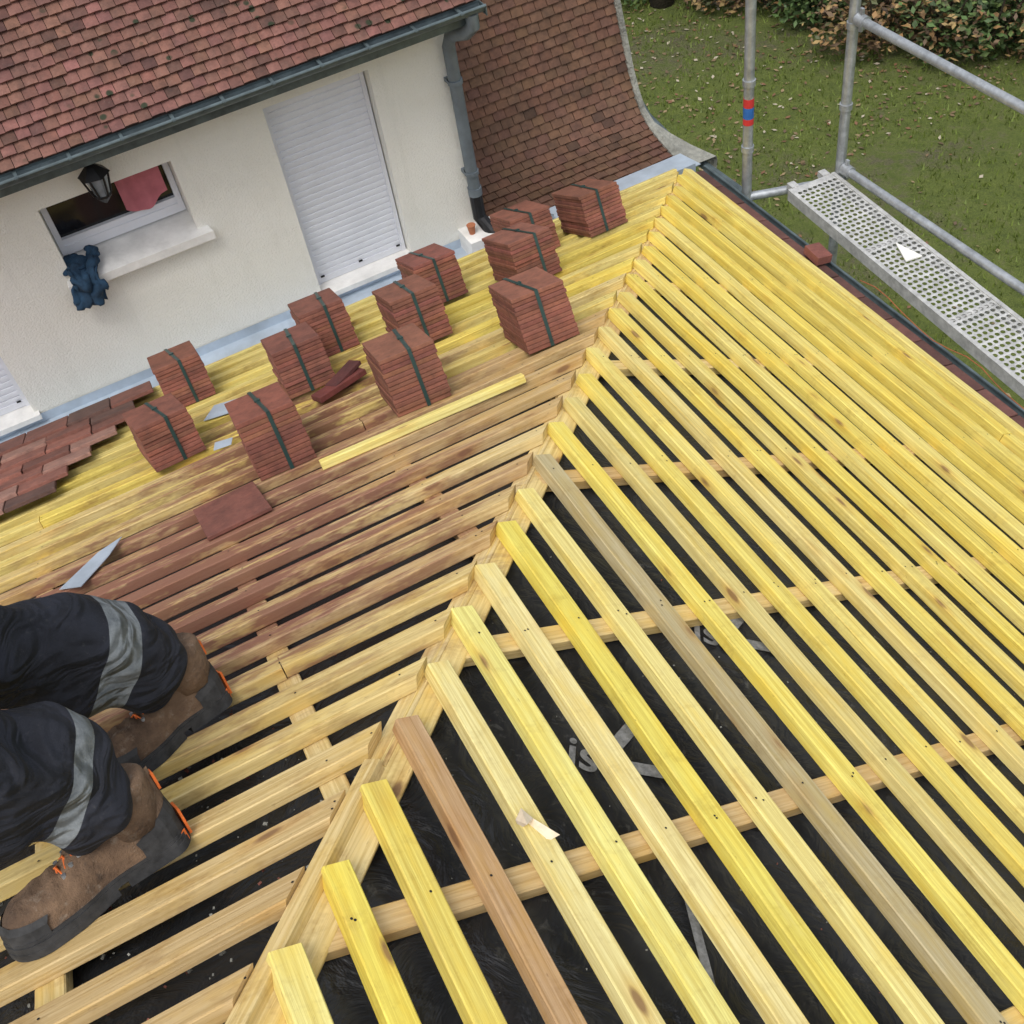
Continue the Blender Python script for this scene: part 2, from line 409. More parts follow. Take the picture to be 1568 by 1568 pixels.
for s_ in [(-1.614,-.985,-.02,13),(-1.306,-.975,-.06,13),(-.992,-.951,-.08,13),(-.504,-.325,.03,12),(-1.802,-.676,.10,11),
    (-1.718,-.287,.0,12),(-1.459,-.578,-.03,12),(-1.341,-.379,-.05,13),(-1.159,-.603,-.03,13),(-1.011,-.340,-.02,12),(-.80,-.50,.04,12),(-.698,-.278,-.04,12)]:
    stack(*s_)
mb=MB();e_=V((1,.04,0))
tilebox(mb,lp(-1.69,-1.07,.003),e_,nL.cross(e_),nL,.128,.17,.0085,(.20,.075,.055))
mb.obj('clay_roof_tile',M['tile'])
mb=MB()
tilebox(mb,lp(-1.35,-.655,.006),V((1,.25,0)),nL.cross(V((1,.25,0))),nL,.13,.05,.014,(.15,.035,.028))
tilebox(mb,lp(-1.33,-.64,.021),V((1,.5,.1)),nL.cross(V((1,.5,.1))),nL,.09,.045,.010,(.08,.022,.02))
mb.obj('broken_ridge_tile',M['tile'])
mb=MB()
ends=[-1.74,-1.80,-1.80,-1.86,-1.93,-1.99,-2.02]
for r_ in range(7):
    yc=.02-r_*.078
    xx=ends[r_]-TW/2
    while xx>-3.5:
        n2=(nL+V((0,.10,0))).normalized();e=(V((1,U(-.02,.02),0))).normalized();e=(e-n2*e.dot(n2)).normalized()
        b_=U(.65,1.25);q_=R();cc=(.21*b_,.085*b_,.062*b_) if q_<.65 else ((.11,.058,.046) if q_<.8 else (.29,.16,.125))
        tilebox(mb,lp(xx,yc-.05+U(-.004,.004),.012+U(0,.003)),e,n2.cross(e),n2,TW*.98,.165,.010,cc)
        xx-=TW
mb.obj('laid_roof_tiles',M['tile'])
mb=MB()
batten(mb,lp(-1.50,-1.055,.018),lp(-1.06,-1.075,.018),nL,.022,.017,(.76,.66,.24))
mb.obj('loose_timber_batten',M['woodR'])
def offcut(pts,name):
    mb=MB();top=[lp(x,y,.005+h) for x,y,h in pts];bot=[q-nL*.0015 for q in top];n=len(pts)
    mb.add(top+bot,[tuple(range(n)),tuple(range(n,2*n))[::-1]]+[(i,i+n,(i+1)%n+n,(i+1)%n) for i in range(n)])
    mb.obj(name,M['zinc'])
offcut([(-2.03,-1.07,0),(-1.99,-1.10,0),(-1.93,-1.03,.005),(-1.90,-.97,.006),(-1.95,-.99,.004)],'zinc_offcut')
offcut([(-1.66,-.47,.0),(-1.57,-.50,0),(-1.55,-.455,.012),(-1.62,-.42,.01)],'zinc_offcut')
offcut([(-1.67,-.70,0),(-1.63,-.71,0),(-1.62,-.685,.005),(-1.66,-.67,.005)],'zinc_offcut')
mb=MB();o_=rp(-1.545,-2.075,-.012)
mb.add([o_+V(q)*.62 for q in ((0,0,.0),(.012,-.05,.0),(.035,-.045,.004),(.03,-.005,.02),(.018,.018,.035),(.0,.012,.015),(.06,-.05,.0),(.012,-.02,.04))],
 [(0,1,2,3),(3,4,5,0),(2,6,3),(4,7,5),(0,5,7),(3,7,4),(1,6,2),(0,7,3)])
mb.obj('wood_offcut',M['cut'])
# ---------------------------------------------------------------- white house
ZG=-2.6
house=empty('white_house')
WY=.2
def wallholes(mb,x0,x1,z0,z1,holes,y):
    xs=sorted({x0,x1,*[h[0] for h in holes],*[h[1] for h in holes]});zs=sorted({z0,z1,*[h[2] for h in holes],*[h[3] for h in holes]})
    for a,b_ in zip(xs,xs[1:]):
        for c,d in zip(zs,zs[1:]):
            cx=(a+b_)/2;cz=(c+d)/2
            if any(h[0]<cx<h[1] and h[2]<cz<h[3] for h in holes): continue
            mb.add([(a,y,c),(b_,y,c),(b_,y,d),(a,y,d)],[(0,1,2,3)])
    for h in holes:
        a,b_,c,d,dep=h;yy=y+dep
        mb.add([(a,y,c),(a,yy,c),(a,yy,d),(a,y,d)],[(3,2,1,0)])
        mb.add([(b_,y,c),(b_,yy,c),(b_,yy,d),(b_,y,d)],[(0,1,2,3)])
        mb.add([(a,y,c),(b_,y,c),(b_,yy,c),(a,yy,c)],[(0,1,2,3)])
        mb.add([(a,y,d),(b_,y,d),(b_,yy,d),(a,yy,d)],[(3,2,1,0)])
        mb.add([(a,yy,c),(b_,yy,c),(b_,yy,d),(a,yy,d)],[(0,1,2,3)])
mb=MB();XC=-.61
wallholes(mb,-3.6,XC,ZG,.70,[(-1.17,-.862,-.06,.55,.07),(-1.805,-1.445,.285,.505,.14),(-2.40,-2.072,-.06,.55,.07)],WY)
mb.add([(XC,WY,ZG),(XC,2.4,ZG),(XC,2.4,1.2),(XC,1.3,1.9),(XC,WY,.70)],[(0,1,2,3,4)])
mb.obj('walls',M['render'],house)
def shutter(x0,x1,z0,z1):
    mb=MB();y=WY+.048;n=30;hh=(z1-z0-.02)/n
    prof=[]
    for i in range(n):
        z=z0+.02+i*hh
        prof+=[(y+.0016,z),(y-.0010,z+hh*.12),(y-.0018,z+hh*.5),(y-.0010,z+hh*.88),(y+.0018,z+hh*.97)]
    vs=[];fs=[]
    for yy,z in prof: vs+=[(x0+.012,yy,z),(x1-.012,yy,z)]
    for i in range(len(prof)-1): fs.append((2*i,2*i+1,2*i+3,2*i+2))
    mb.add(vs,fs)
    mb.bx(x0+.002,x0+.014,y-.008,y+.02,z0,z1);mb.bx(x1-.014,x1-.002,y-.008,y+.02,z0,z1)
    mb.bx(x0+.014,x1-.014,y-.005,y+.008,z0+.002,z0+.022)
    for q in (.08,.92,.5):
        xx=x0+(x1-x0)*q;mb.bx(xx-.006,xx+.006,y-.008,y-.005,z0+.022,z0+.027,mi=1)
    mb.obj('roller_shutter',[M['pvc'],M['blk']],house)
shutter(-1.168,-.864,-.06,.549);shutter(-2.40,-2.074,-.06,.549)
mb=MB()
mb.bx(-1.175,-.856,WY-.022,WY+.06,-.076,-.0595);mb.bx(-2.41,-2.06,WY-.022,WY+.06,-.076,-.0595)
def sill(mb,x0,x1,z,t,out):
    vs=[(x0+.02,WY+.139,z+.022),(x1-.035,WY+.139,z+.022),(x1,WY-out,z),(x0,WY-out,z),(x0+.02,WY+.139,z-t),(x1-.035,WY+.139,z-t),(x1,WY-out,z-t),(x0,WY-out,z-t)]
    mb.add(vs,[(0,3,2,1),(4,5,6,7),(2,3,7,6),(0,4,7,3),(1,2,6,5)])
sill(mb,-1.825,-1.41,.288,.024,.03)
mb.bx(-.70,-.585,.10,.199,-.10,-.035)
mb.obj('sills',M['concrete'],house)
win=empty('window');win.parent=house
mb=MB();x0,x1,z0,z1=-1.803,-1.447,.312,.504;y=WY+.085
f_=.016
mb.bx(x0,x1,y,y+.03,z0,z0+.026);mb.bx(x0,x1,y,y+.03,z1-f_*.6,z1);mb.bx(x0,x0+f_,y,y+.03,z0+.026,z1-f_*.6);mb.bx(x1-f_,x1,y,y+.03,z0+.026,z1-f_*.6)
mb.bx(x0+f_,x1-f_,y+.004,y+.026,z0+.026,z0+.044)
mb.obj('frame',M['pvc'],win)
mb=MB();mb.bx(x0+f_,x1-f_,y+.018,y+.027,z0+.044,z1-f_*.6);mb.obj('glass',M['glass'],win)
mb=MB();a,b_=grid(lambda u,v:(x0+.205+u*.122,y-.012-.008*noise.noise(V((u*3,v*2,0)))-.004*math.sin(u*14),z1-.004-v*(.120+.02*math.sin(u*4))),20,14)
mb.add(a,b_);mb.obj('pink_towel',M['pink'],win,True)
mb=MB()
def cloth(u,v):
    x=-1.80+u*.085+.03*noise.noise(V((u*3,v*3,2)))-.03*v
    s=v*.17
    if s<.085: y_=WY+.055-s;z_=.312-.1*s+.010*math.sin(u*9)
    else: y_=WY-.045-.006*math.sin(u*12+v*5);z_=.305-(s-.085)
    return V((x,y_+.02*noise.noise(V((u*6,v*6,7))),z_+.028*abs(noise.noise(V((u*5,v*5,3))))))
a,b_=grid(cloth,26,34);mb.add(a,b_)
ob=mb.obj('blue_cloth',M['blue'],None,True)
sm=ob.modifiers.new('s','SOLIDIFY');sm.thickness=.010
lan=empty('wall_lantern');mb=MB();gl=MB()
LX,LY,LZ=-1.64,.14,.55
mb.bx(LX-.055,LX-.025,WY-.008,WY,.60,.64)
mb.tube([(LX-.04,WY-.005,.62),(LX-.04,WY-.05,.635),(LX-.015,WY-.075,.63),(LX,LY,.615),(LX,LY,.60)],.006,8)
mb.tube([(LX,LY,.605),(LX,LY,.598),(LX,LY,.590),(LX,LY,.574)],[.004,.015,.024,.042],6)
mb.tube([(LX,LY,.518),(LX,LY,.512),(LX,LY,.498),(LX,LY,.492)],[.022,.022,.009,.003],6)
for k in range(6):
    a=k*math.pi/3
    mb.tube([(LX+.035*math.cos(a),LY+.035*math.sin(a),.574),(LX+.022*math.cos(a),LY+.022*math.sin(a),.516)],.003,6)
gl.tube([(LX,LY,.573),(LX,LY,.517)],[.031,.0195],6)
mb.obj('lantern_frame',M['blk'],lan);gl.obj('lantern_glass',M['lglass'],lan)
def tiledroof(name,prof,xa,xb,exp,w,th,base,mat_,parent,var=.25,dark=.08):
    P=[V((0,a,b_)) for a,b_ in prof];acc=[0]
    for a,b_ in zip(P,P[1:]): acc.append(acc[-1]+(b_-a).length)
    def at(s_):
        s_=max(0,min(s_,acc[-1]))
        for i in range(len(P)-1):
            if s_<=acc[i+1] or i==len(P)-2:
                t=(s_-acc[i])/(acc[i+1]-acc[i]);return P[i].lerp(P[i+1],t),(P[i+1]-P[i]).normalized()
    mb=MB();r=0;s_=0
    while s_<acc[-1]-exp:
        p,d=at(s_);q,_=at(s_+exp*1.5);d=(q-p).normalized();n=V((1,0,0)).cross(d);off=(w/2 if r%2 else 0)+U(-.003,.003)
        x=xa+off-w;ck=U(.93,1.07)
        while x<xb:
            x0=max(x,xa);x1=min(x+w*.955,xb)
            if x1-x0>.004:
                j=U(-.0018,.0018);e=U(0,.0018)
                k=(1+U(-var,var))*ck
                if R()<dark:k*=.55
                cc=(base[0]*k,base[1]*k*U(.92,1.08),base[2]*k*U(.92,1.08))
                lo=p+d*j+n*(th*2.0+e);hi=q+n*(th*.2)
                A=V((x0,0,0));B=V((x1,0,0));m2=V(((x0+x1)/2,0,0))+n*th*.3
                vs=[A+lo,m2+lo,B+lo,B+hi,m2+hi,A+hi,A+lo-n*th,m2+lo-n*th,B+lo-n*th,B+hi-n*th,A+hi-n*th]
                mb.add(vs,[(0,1,4,5),(1,2,3,4),(6,7,1,0),(7,8,2,1),(8,9,3,2),(10,6,0,5)],cc)
            x+=w
        s_+=exp;r+=1
    for a,b_ in zip(P,P[1:]):
        mb.add([V((xa,0,0))+a,V((xb,0,0))+a,V((xb,0,0))+b_,V((xa,0,0))+b_],[(0,1,2,3)],(.03,.02,.017))
    return mb.obj(name,mat_,parent)
tiledroof('main_roof_tiles',[(.055,.695),(1.2,1.84)],-3.6,-.575,.0275,.034,.0062,(.175,.080,.062),M['tileroof'],house,.2,.12)
mb=MB();mb.add([(-3.6,1.2,1.84),(-.575,1.2,1.84),(-.575,2.4,.7),(-3.6,2.4,.7)],[(0,1,2,3)],(.2,.08,.06));mb.obj('rear_roof_slope',M['tileroof'],house)
mb=MB()
mb.bx(-3.6,-.58,.085,WY-.001,.665,.685);mb.bx(-3.6,-.58,.07,.084,.635,.70)
mb.obj('eaves_board',M['zincd'],house)
def gutter(mb,ax,p0,p1,r,n=10):
    p0=V(p0);p1=V(p1);ax=V(ax);up=V((0,0,1));vs=[]
    for p in (p0,p1):
        for k in range(n+1):
            a=math.pi*k/n;vs.append(p+ax*(r*math.cos(a))-up*(r*math.sin(a)))
        for k in range(n,-1,-1):
            a=math.pi*k/n;vs.append(p+ax*((r-.002)*math.cos(a))-up*((r-.002)*math.sin(a)))
    m_=2*(n+1);fs=[(k,k+1,m_+k+1,m_+k) for k in range(m_-1)]+[tuple(range(m_))[::-1],tuple(range(m_,2*m_))]
    mb.add(vs,fs)
    mb.tube([p0+ax*r,p1+ax*r],.0042,8)
mb=MB();gutter(mb,(0,-1,0),(-3.6,.045,.69),(-.565,.045,.69),.022)
mb.bx(-.567,-.565,.02,.07,.664,.69)
x=-3.5
while x<-.6: mb.bx(x,x+.008,.012,.075,.690,.6935);x+=.13
mb.obj('gutter',M['zincd'],house)
mb=MB()
mb.tube([(-.60,.045,.672),(-.60,.045,.64),(-.608,.08,.61),(-.628,.15,.585),(-.632,.168,.55),(-.632,.168,.1)],.0185,14)
mb.tube([(-.632,.168,.105),(-.632,.168,.08)],.022,14)
for z in (.44,.15): mb.tube([(-.632,.168,z),(-.632,.168,z+.012)],.0225,14);mb.bx(-.652,-.612,.168,WY+.001,z,z+.012)
mb.obj('downpipe',M['pipe'],house,True)
bpy.data.objects['downpipe'].data.set_sharp_from_angle(angle=math.radians(40))
mb=MB();mb.tube([(-.632,.168,.095),(-.632,.168,.0),(-.615,.13,-.04),(-.60,.11,-.06)],.0205,12);mb.obj('downpipe_shoe',M['blk'],house)
mb=MB()
mb.tube([(-.51,.12,-.02),(-.43,.07,-.045)],.016,12);mb.obj('zinc_outlet',M['pipe'],house)
mb=MB();mb.tube([(-.672,.15,-.035),(-.672,.15,-.008),(-.672,.15,-.004)],[.009,.013,.0145],14);mb.tube([(-.672,.15,-.0041),(-.672,.15,-.006)],[.011,.011],14,mi=1);mb.obj('flower_pot',[M['terra'],M['blk']])
br=empty('swept_tiled_roof')
prof=[(.10,-.105),(.2,-.095),(.28,-.078),(.345,-.055),(.395,-.018),(.432,.035),(.46,.10),(.50,.23),(.60,.56),(.76,1.09)]
tiledroof('roof_tiles',prof,XC+.002,.085,.0305,.042,.0058,(.128,.066,.040),M['tilebrown'],br,.09,.03)
mb=MB();vs=[];fs=[]
pr=[V((0,a,b_)) for a,b_ in prof]
for i,p in enumerate(pr):
    d=(pr[min(i+1,len(pr)-1)]-pr[max(i-1,0)]).normalized();n=V((1,0,0)).cross(d)
    fl_=max(0,.36-p.y)*.35
    for sx,h in ((.082,-.01),(.082,.016),(.088+fl_*.3,.022),(.101+fl_,.020),(.106+fl_,.004),(.106+fl_,-.05)): vs.append(V((sx,0,0))+p+n*h+V((.002*noise.noise(p*30),0,.0025*noise.noise(p*20))))
for i in range(len(pr)-1):
    for j in range(5): fs.append((i*6+j,i*6+j+1,(i+1)*6+j+1,(i+1)*6+j))
mb.add(vs,fs);mb.obj('mortar_verge',M['mortar'],br)
mb=MB();mb.add([V((.10,p.y,p.z-.02)) for p in pr]+[V((.10,2.2,1.09)),V((.10,2.2,ZG)),V((.10,.1,ZG))],[tuple(range(len(pr)+3))])
mb.obj('gable_wall',M['render'],br)
mb=MB();mb.tube([(.10,.48,.04),(.115,.40,-.045),(.14,.25,-.10),(.165,.05,-.12),(.175,-.12,-.125)],.014,10);mb.obj('gable_gutter',M['zincd'],br)
mb=MB()
mb.add([(-3.6,.0,-.10),(.06,.0,-.10),(.06,.205,-.10),(-3.6,.205,-.10)],[(0,1,2,3)])
mb.add([(-3.6,WY-.003,-.10),(XC,WY-.003,-.10),(XC,WY-.003,-.070),(-3.6,WY-.003,-.070)],[(0,1,2,3)])
mb.add([(-3.6,.018,-.10),(.06,.018,-.10),(.06,.018,-.02),(-3.6,.018,-.02)],[(0,1,2,3)])
x=-3.4
while x<0: mb.bx(x,x+.006,.0,.19,-.0998,-.096);x+=.42
mb.box((XC,.035,-.045),(.70,0,0),(0,.12,-.02),(0,0,.003))
mb.obj('zinc_flashing',M['zinc'])
ext=empty('extension_building');mb=MB()
mb.bx(-3.6,-.06,-3.7,.0,ZG,-.12);mb.obj('walls',M['render'],ext)
mb=MB();gutter(mb,(1,0,0),(.062,.02,-.045),(.062,-3.75,-.045),.033);mb.obj('eaves_gutter',M['zincd'],ext)
mb=MB();y=-.02
while y>-3.7:
    b_=U(.6,1.1);n2=V((.25,0,1)).normalized();ey=V((0,1,0));ex=ey.cross(n2)
    tilebox(mb,V((.035,y-.055,-.03+U(0,.002))),ex,ey,n2,.055,.108,.008,(.13*b_,.055*b_,.045*b_));y-=.112
tilebox(mb,V((.055,-.60,-.018)),V((1,0,-.2)),V((.1,1,0)),V((.2,0,1)),.05,.07,.025,(.20,.07,.055))
mb.obj('eaves_tiles',M['tile'],ext)
# ---------------------------------------------------------------- scaffolding
sc=empty('scaffolding');mb=MB();r=.0152
def post(x,y,z0,z1,disks):
    mb.tube([(x,y,z0),(x,y,z1)],r,16)
    for z in disks:
        mb.tube([(x,y,z-.005),(x,y,z-.005),(x,y,z+.005),(x,y,z+.005)],[r,.037,.037,r],8,caps=False)
        mb.tube([(x,y,z-.03),(x,y,z-.012)],r*1.25,16)
P1=(.12,-.172);P2=(.39,-.275)
post(*P1,ZG,1.4,[.33,.12,-.36,-.8,-1.4,.62,.95]);post(*P2,ZG,1.4,[.445,.20,-.04,-.5,-1.0,-1.6,.8])
P1b=(.12,-1.75);P2b=(.39,-1.85);post(*P1b,ZG,-.10,[-.36,-.8,-1.4]);post(*P2b,ZG,1.0,[.445,.20,-.04,-.5,-1.0,-1.6])
def wedge(p,d):
    mb.tube([V(p)+V(d)*.016,V(p)+V(d)*.05],r*1.2,12);mb.bx(p[0]-.004,p[0]+.004,p[1]+d[1]*.03-.006,p[1]+d[1]*.03+.006,p[2]-.03,p[2]+.035)
for z in (.445,-.02): mb.tube([(P2[0],P2[1],z),(P2b[0],P2b[1],z)],r*.85,14);wedge((P2[0],P2[1],z),(0,-1,0))
for z in (-.10,-.6):
    mb.tube([(P1[0],P1[1],z),(P1b[0],P1b[1],z)],r*.9,14)
    mb.tube([(P1[0],P1[1],z+.03),(P2[0],P2[1],z+.03)],r*.9,14);mb.tube([(P1b[0],P1b[1],z+.03),(P2b[0],P2b[1],z+.03)],r*.9,14)
mb.tube([(P2[0],P2[1],-1.6),(P2b[0],P2b[1],-.55)],r*.8,12)
for p in (P1,P2,P1b,P2b): mb.bx(p[0]-.05,p[0]+.05,p[1]-.05,p[1]+.05,ZG+.002,ZG+.012)
tb=mb.obj('tubes',M['steel'],sc,True);tb.data.set_sharp_from_angle(angle=math.radians(40))
mb=MB();mb.tube([(P1[0],P1[1],.235),(P1[0],P1[1],.262)],r*1.04,16);mb.tube([(P1[0],P1[1],.20),(P1[0],P1[1],.234)],r*1.04,16,mi=1);mb.tube([(P1[0],P1[1],.180),(P1[0],P1[1],.199)],r*1.04,16,mi=0);mb.obj('labels',[M['red'],M['bluel']],sc)
mb=MB();D0=V((.293,-.262,-.04));D1=V((.205,-1.75,-.04));dl=(D1-D0).length;dd=(D1-D0)/dl;ds=V((-dd.y,dd.x,0))
if ds.x<0: ds=-ds
wd=.165;nc=8;cw=(wd-.024)/nc;nrw=int(dl/ (cw*1.15));cl=dl/nrw
for i in range(nrw):
    for j in range(nc):
        hole=i not in (0,nrw-1)
        o_=D0+dd*(i*cl)+ds*(-wd/2+.012+j*cw)
        corners=[o_,o_+ds*cw,o_+ds*cw+dd*cl,o_+dd*cl];c_=o_+ds*cw/2+dd*cl/2
        if not hole: mb.add(corners,[(0,1,2,3)]);continue
        c_+=ds*(cw*.10 if i%2 else -cw*.10)
        ring=[c_+ds*math.cos(a)*cw*.38+dd*math.sin(a)*cl*.34-V((0,0,.0015)) for a in [(-.75+.25*k)*math.pi for k in range(8)]]
        mb.add(corners+ring,[(0,1,6,5,4),(1,2,8,7,6),(2,3,10,9,8),(3,0,4,11,10)])
for sgn in (-1,1):
    o_=D0+ds*(sgn*wd/2)-ds*(.012 if sgn>0 else 0)
    mb.box(o_-V((0,0,.035)),ds*.012,dd*dl,V((0,0,.0375)))
for i in range(5): mb.box(D0+dd*(dl*i/4*.985)-ds*(wd/2-.013)-V((0,0,.03)),ds*(wd-.026),dd*.012,V((0,0,.026)))
for sgn in (-1,1): mb.box(D0+ds*(sgn*.055-.012)+V((0,0,.003)),ds*.024,dd*-.03,V((0,0,-.02)))
mb.obj('perforated_deck',M['decks'],sc)
mb=MB();q=D0+dd*.40+ds*.01+V((0,0,.006))
mb.add([q+ds*.0,q+dd*.085-ds*.028,q+dd*.09+ds*.022,q+ds*.0+V((0,0,.004)),q+dd*.085-ds*.028+V((0,0,.004)),q+dd*.09+ds*.022+V((0,0,.004))],[(0,1,2),(5,4,3),(0,3,4,1),(1,4,5,2),(2,5,3,0)])
mb.obj('white_cardboard_wedge',M['white'])
mb=MB();mb.tube([(.085+.012*math.sin(i*.9),-.75-i*.05,-.018+.004*math.sin(i*1.7)) for i in range(34)],.0013,6);mb.obj('orange_cord',M['cord'])
# ---------------------------------------------------------------- ground
mb=MB();mb.add([(-150,-150,ZG),(150,-150,ZG),(150,150,ZG),(-150,150,ZG)],[(0,1,2,3)]);mb.obj('ground',M['lawn'])
mb=MB()
for i in range(2300):
    x=U(.3,7.5);y=U(-1.5,7);s_=U(.010,.028)
    if i>800: x=U(2.2,6.0);y=U(2.8,6)
    a=U(0,6.3);t=U(-.4,.4);e=V((math.cos(a),math.sin(a),t*.5))*s_;f=V((-math.sin(a),math.cos(a),U(-.3,.3)))*s_*.6
    c=random.choice([(.16,.11,.055),(.26,.19,.10),(.12,.08,.045),(.40,.35,.26),(.18,.09,.045)])
    o_=V((x,y,ZG+.012));mb.add([o_-e,o_-f*.8,o_+e,o_+f],[(0,1,2,3)],c)
mb.obj('fallen_leaves',M['leaf'])
mb=MB()
for i in range(30000):
    x=U(.2,6.8);y=U(-1.2,7)
    if noise.noise(V((x*.9,y*.9,3)))+.35*noise.noise(V((x*4,y*4,5)))>.2: continue
    a=U(0,6.3);h=U(.02,.05);w=.007;e=V((math.cos(a)*w,math.sin(a)*w,0));l=V((U(-.02,.02),U(-.02,.02),h))
    o_=V((x,y,ZG));k=U(.7,1.2);mb.add([o_-e,o_+e,o_+l],[(0,1,2)],(.13*k,.175*k,.028*k))
mb.obj('grass',M['leaf'])
def leafcloud(mb,c,rad,n,s0,cols):
    c=V(c)
    for i in range(n):
        d=V((random.gauss(0,1),random.gauss(0,1),random.gauss(0,1))).normalized()
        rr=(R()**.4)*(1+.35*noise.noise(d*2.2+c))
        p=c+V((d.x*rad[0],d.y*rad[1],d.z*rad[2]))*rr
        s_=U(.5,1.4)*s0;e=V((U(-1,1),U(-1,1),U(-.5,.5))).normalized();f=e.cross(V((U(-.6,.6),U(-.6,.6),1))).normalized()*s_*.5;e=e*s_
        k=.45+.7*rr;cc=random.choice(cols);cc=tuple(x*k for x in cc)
        mb.add([p-e,p-f,p+e*.9,p+f],[(0,1,2,3)],cc)
GR=[(.06,.11,.028),(.08,.14,.04),(.045,.08,.025),(.11,.16,.045)]
BRN=[(.26,.15,.06),(.14,.09,.05),(.08,.09,.035),(.32,.22,.09),(.11,.07,.04)]
mb=MB()
pts=[(3.5,6.1),(3.9,5.6),(4.15,5.15),(4.3,4.6),(4.45,4.15),(4.7,3.75),(4.95,3.45),(5.2,3.1),(5.5,2.75),(5.9,2.3),(4.6,4.9),(5.0,4.3),(5.4,3.7),(5.8,3.2),(3.9,6.3),(3.0,6.6)]
for i,(x,y) in enumerate(pts):
    cols=GR if i%3==0 else (BRN if i%3==1 else GR+BRN)
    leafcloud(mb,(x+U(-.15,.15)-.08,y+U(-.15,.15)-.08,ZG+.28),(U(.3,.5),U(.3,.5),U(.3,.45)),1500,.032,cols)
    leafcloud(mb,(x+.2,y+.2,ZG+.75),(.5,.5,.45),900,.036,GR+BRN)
hed=mb.obj('hedge',M['leaf'])
mb=MB()
for (x,y) in pts:
    for k in range(6):
        mb.tube([(x-.1,y-.1,ZG),(x-.1+U(-.45,.35),y-.1+U(-.45,.35),ZG+U(.5,.95))],[.012,.004],6)
mb.obj('branches',M['bark'],hed)
tree=empty('tree')
mb=MB();bx_,by_=3.45,5.75
trunk=[V((bx_,by_,ZG)),V((bx_+.02,by_,ZG+.8)),V((bx_-.05,by_+.05,ZG+1.8)),V((bx_,by_+.1,ZG+3))]
mb.tube(trunk,[.11,.085,.07,.04],12)
lf=MB()
for k in range(14):
    a=U(0,6.3);b0=trunk[2].lerp(trunk[3],R());e=b0+V((math.cos(a)*U(.4,.9),math.sin(a)*U(.4,.9),U(.2,.9)))
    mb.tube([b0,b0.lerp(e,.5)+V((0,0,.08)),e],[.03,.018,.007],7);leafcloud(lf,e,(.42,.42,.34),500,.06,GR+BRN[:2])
mb.obj('trunk_and_limbs',M['bark'],tree,True);lf.obj('crown',M['leaf'],tree)
# ---------------------------------------------------------------- person
per=empty('person')
B1=lp(-1.805,-1.665);B2=lp(-1.895,-1.905)
d1_=V((-.88,-.46,0));d2_=V((-.95,-.30,0));BL1,BL2=.19,.21
def coll(B,d,L):
    e=V(d);e=(e-nL*e.dot(nL)).normalized();return B+e*(L*.19)
C1=coll(B1,d1_,BL1);C2=coll(B2,d2_,BL2)
A1=C1+nL*.10+V((-.014,0,.01));K1=V((-2.12,-1.66,1.075));A2=C2+nL*.10+V((-.014,0,.01));K2=V((-2.17,-1.86,1.165));H1=V((-2.13,-1.73,1.37));H2=V((-2.15,-1.85,1.40));PV=V((-2.13,-1.79,1.43))
def skin(name,vs,es,rs,mt,root=0,sub=3,disp=0,dsc=.1):
    me=bpy.data.meshes.new(name);me.from_pydata([V(v)*S for v in vs],es,[]);ob=bpy.data.objects.new(name,me);bpy.context.collection.objects.link(ob)
    ob.parent=per
    mo=ob.modifiers.new('sk','SKIN');mo.use_smooth_shade=True
    for i,v in enumerate(me.skin_vertices[0].data):
        rr=rs[i] if isinstance(rs[i],tuple) else (rs[i],rs[i]);v.radius=(rr[0]*S,rr[1]*S);v.use_root=(i==root)
    ss=ob.modifiers.new('ss','SUBSURF');ss.levels=sub;ss.render_levels=sub
    if disp:
        for q_,(st_,sc_) in enumerate(((disp,dsc),(disp*.40,dsc*.45))):
            tx=bpy.data.textures.new(name,'CLOUDS');tx.noise_scale=sc_;tx.noise_depth=0
            dm=ob.modifiers.new('d%d'%q_,'DISPLACE');dm.texture=tx;dm.strength=st_;dm.mid_level=.5;dm.texture_coords='LOCAL'
    me.materials.append(mt);return ob
ax1=(K1-A1).normalized();ax2=(K2-A2).normalized()
tm=trousers([((A1*S)[:],ax1[:],.062*S,.108*S,-1.765*S,-1.4*S),((A2*S)[:],ax2[:],.036*S,.060*S,-2.15*S,-1.765*S)])
L1=C1+nL*.082+V((-.004,0,0));L2=C2+nL*.082+V((-.004,0,0))
vs=[PV,H1,H1.lerp(K1,.5),K1,K1.lerp(A1,.35),K1.lerp(A1,.65),K1.lerp(A1,.92),L1,H2,H2.lerp(K2,.5),K2,K2.lerp(A2,.35),K2.lerp(A2,.65),K2.lerp(A2,.92),L2]
skin('trousers',vs,[(0,1),(1,2),(2,3),(3,4),(4,5),(5,6),(6,7),(0,8),(8,9),(9,10),(10,11),(11,12),(12,13),(13,14)],
 [.085,.085,.084,.087,.082,.072,.066,.054,.085,.088,.090,.088,.080,.070,.055],tm,0,4,.07,.15)
sh=V((-2.22,-1.82,1.73))
skin('jacket',[PV+V((0,0,.0)),PV+V((-.03,0,.15)),sh,sh+V((0,.11,-.01)),sh+V((-.05,.16,-.17)),sh+V((-.2,.14,-.28)),sh+V((0,-.11,-.01)),sh+V((-.05,-.16,-.17)),sh+V((-.2,-.14,-.28))],
 [(0,1),(1,2),(2,3),(3,4),(4,5),(2,6),(6,7),(7,8)],[(.10,.085),(.11,.09),(.085,.08),.055,.042,.03,.055,.042,.03],M['jacket'],0,3,.03,.1)
hc=sh+V((-.04,0,.19))
skin('head',[sh+V((-.01,0,.04)),sh+V((-.02,0,.10)),hc+V((0,0,-.02)),hc+V((0,0,.045)),hc+V((-.06,0,-.01)),hc+V((-.03,0,-.055))],[(0,1),(1,2),(2,3),(2,4),(2,5)],[.035,.034,.062,.05,.012,.03],M['skin'],0,3)
mb=MB()
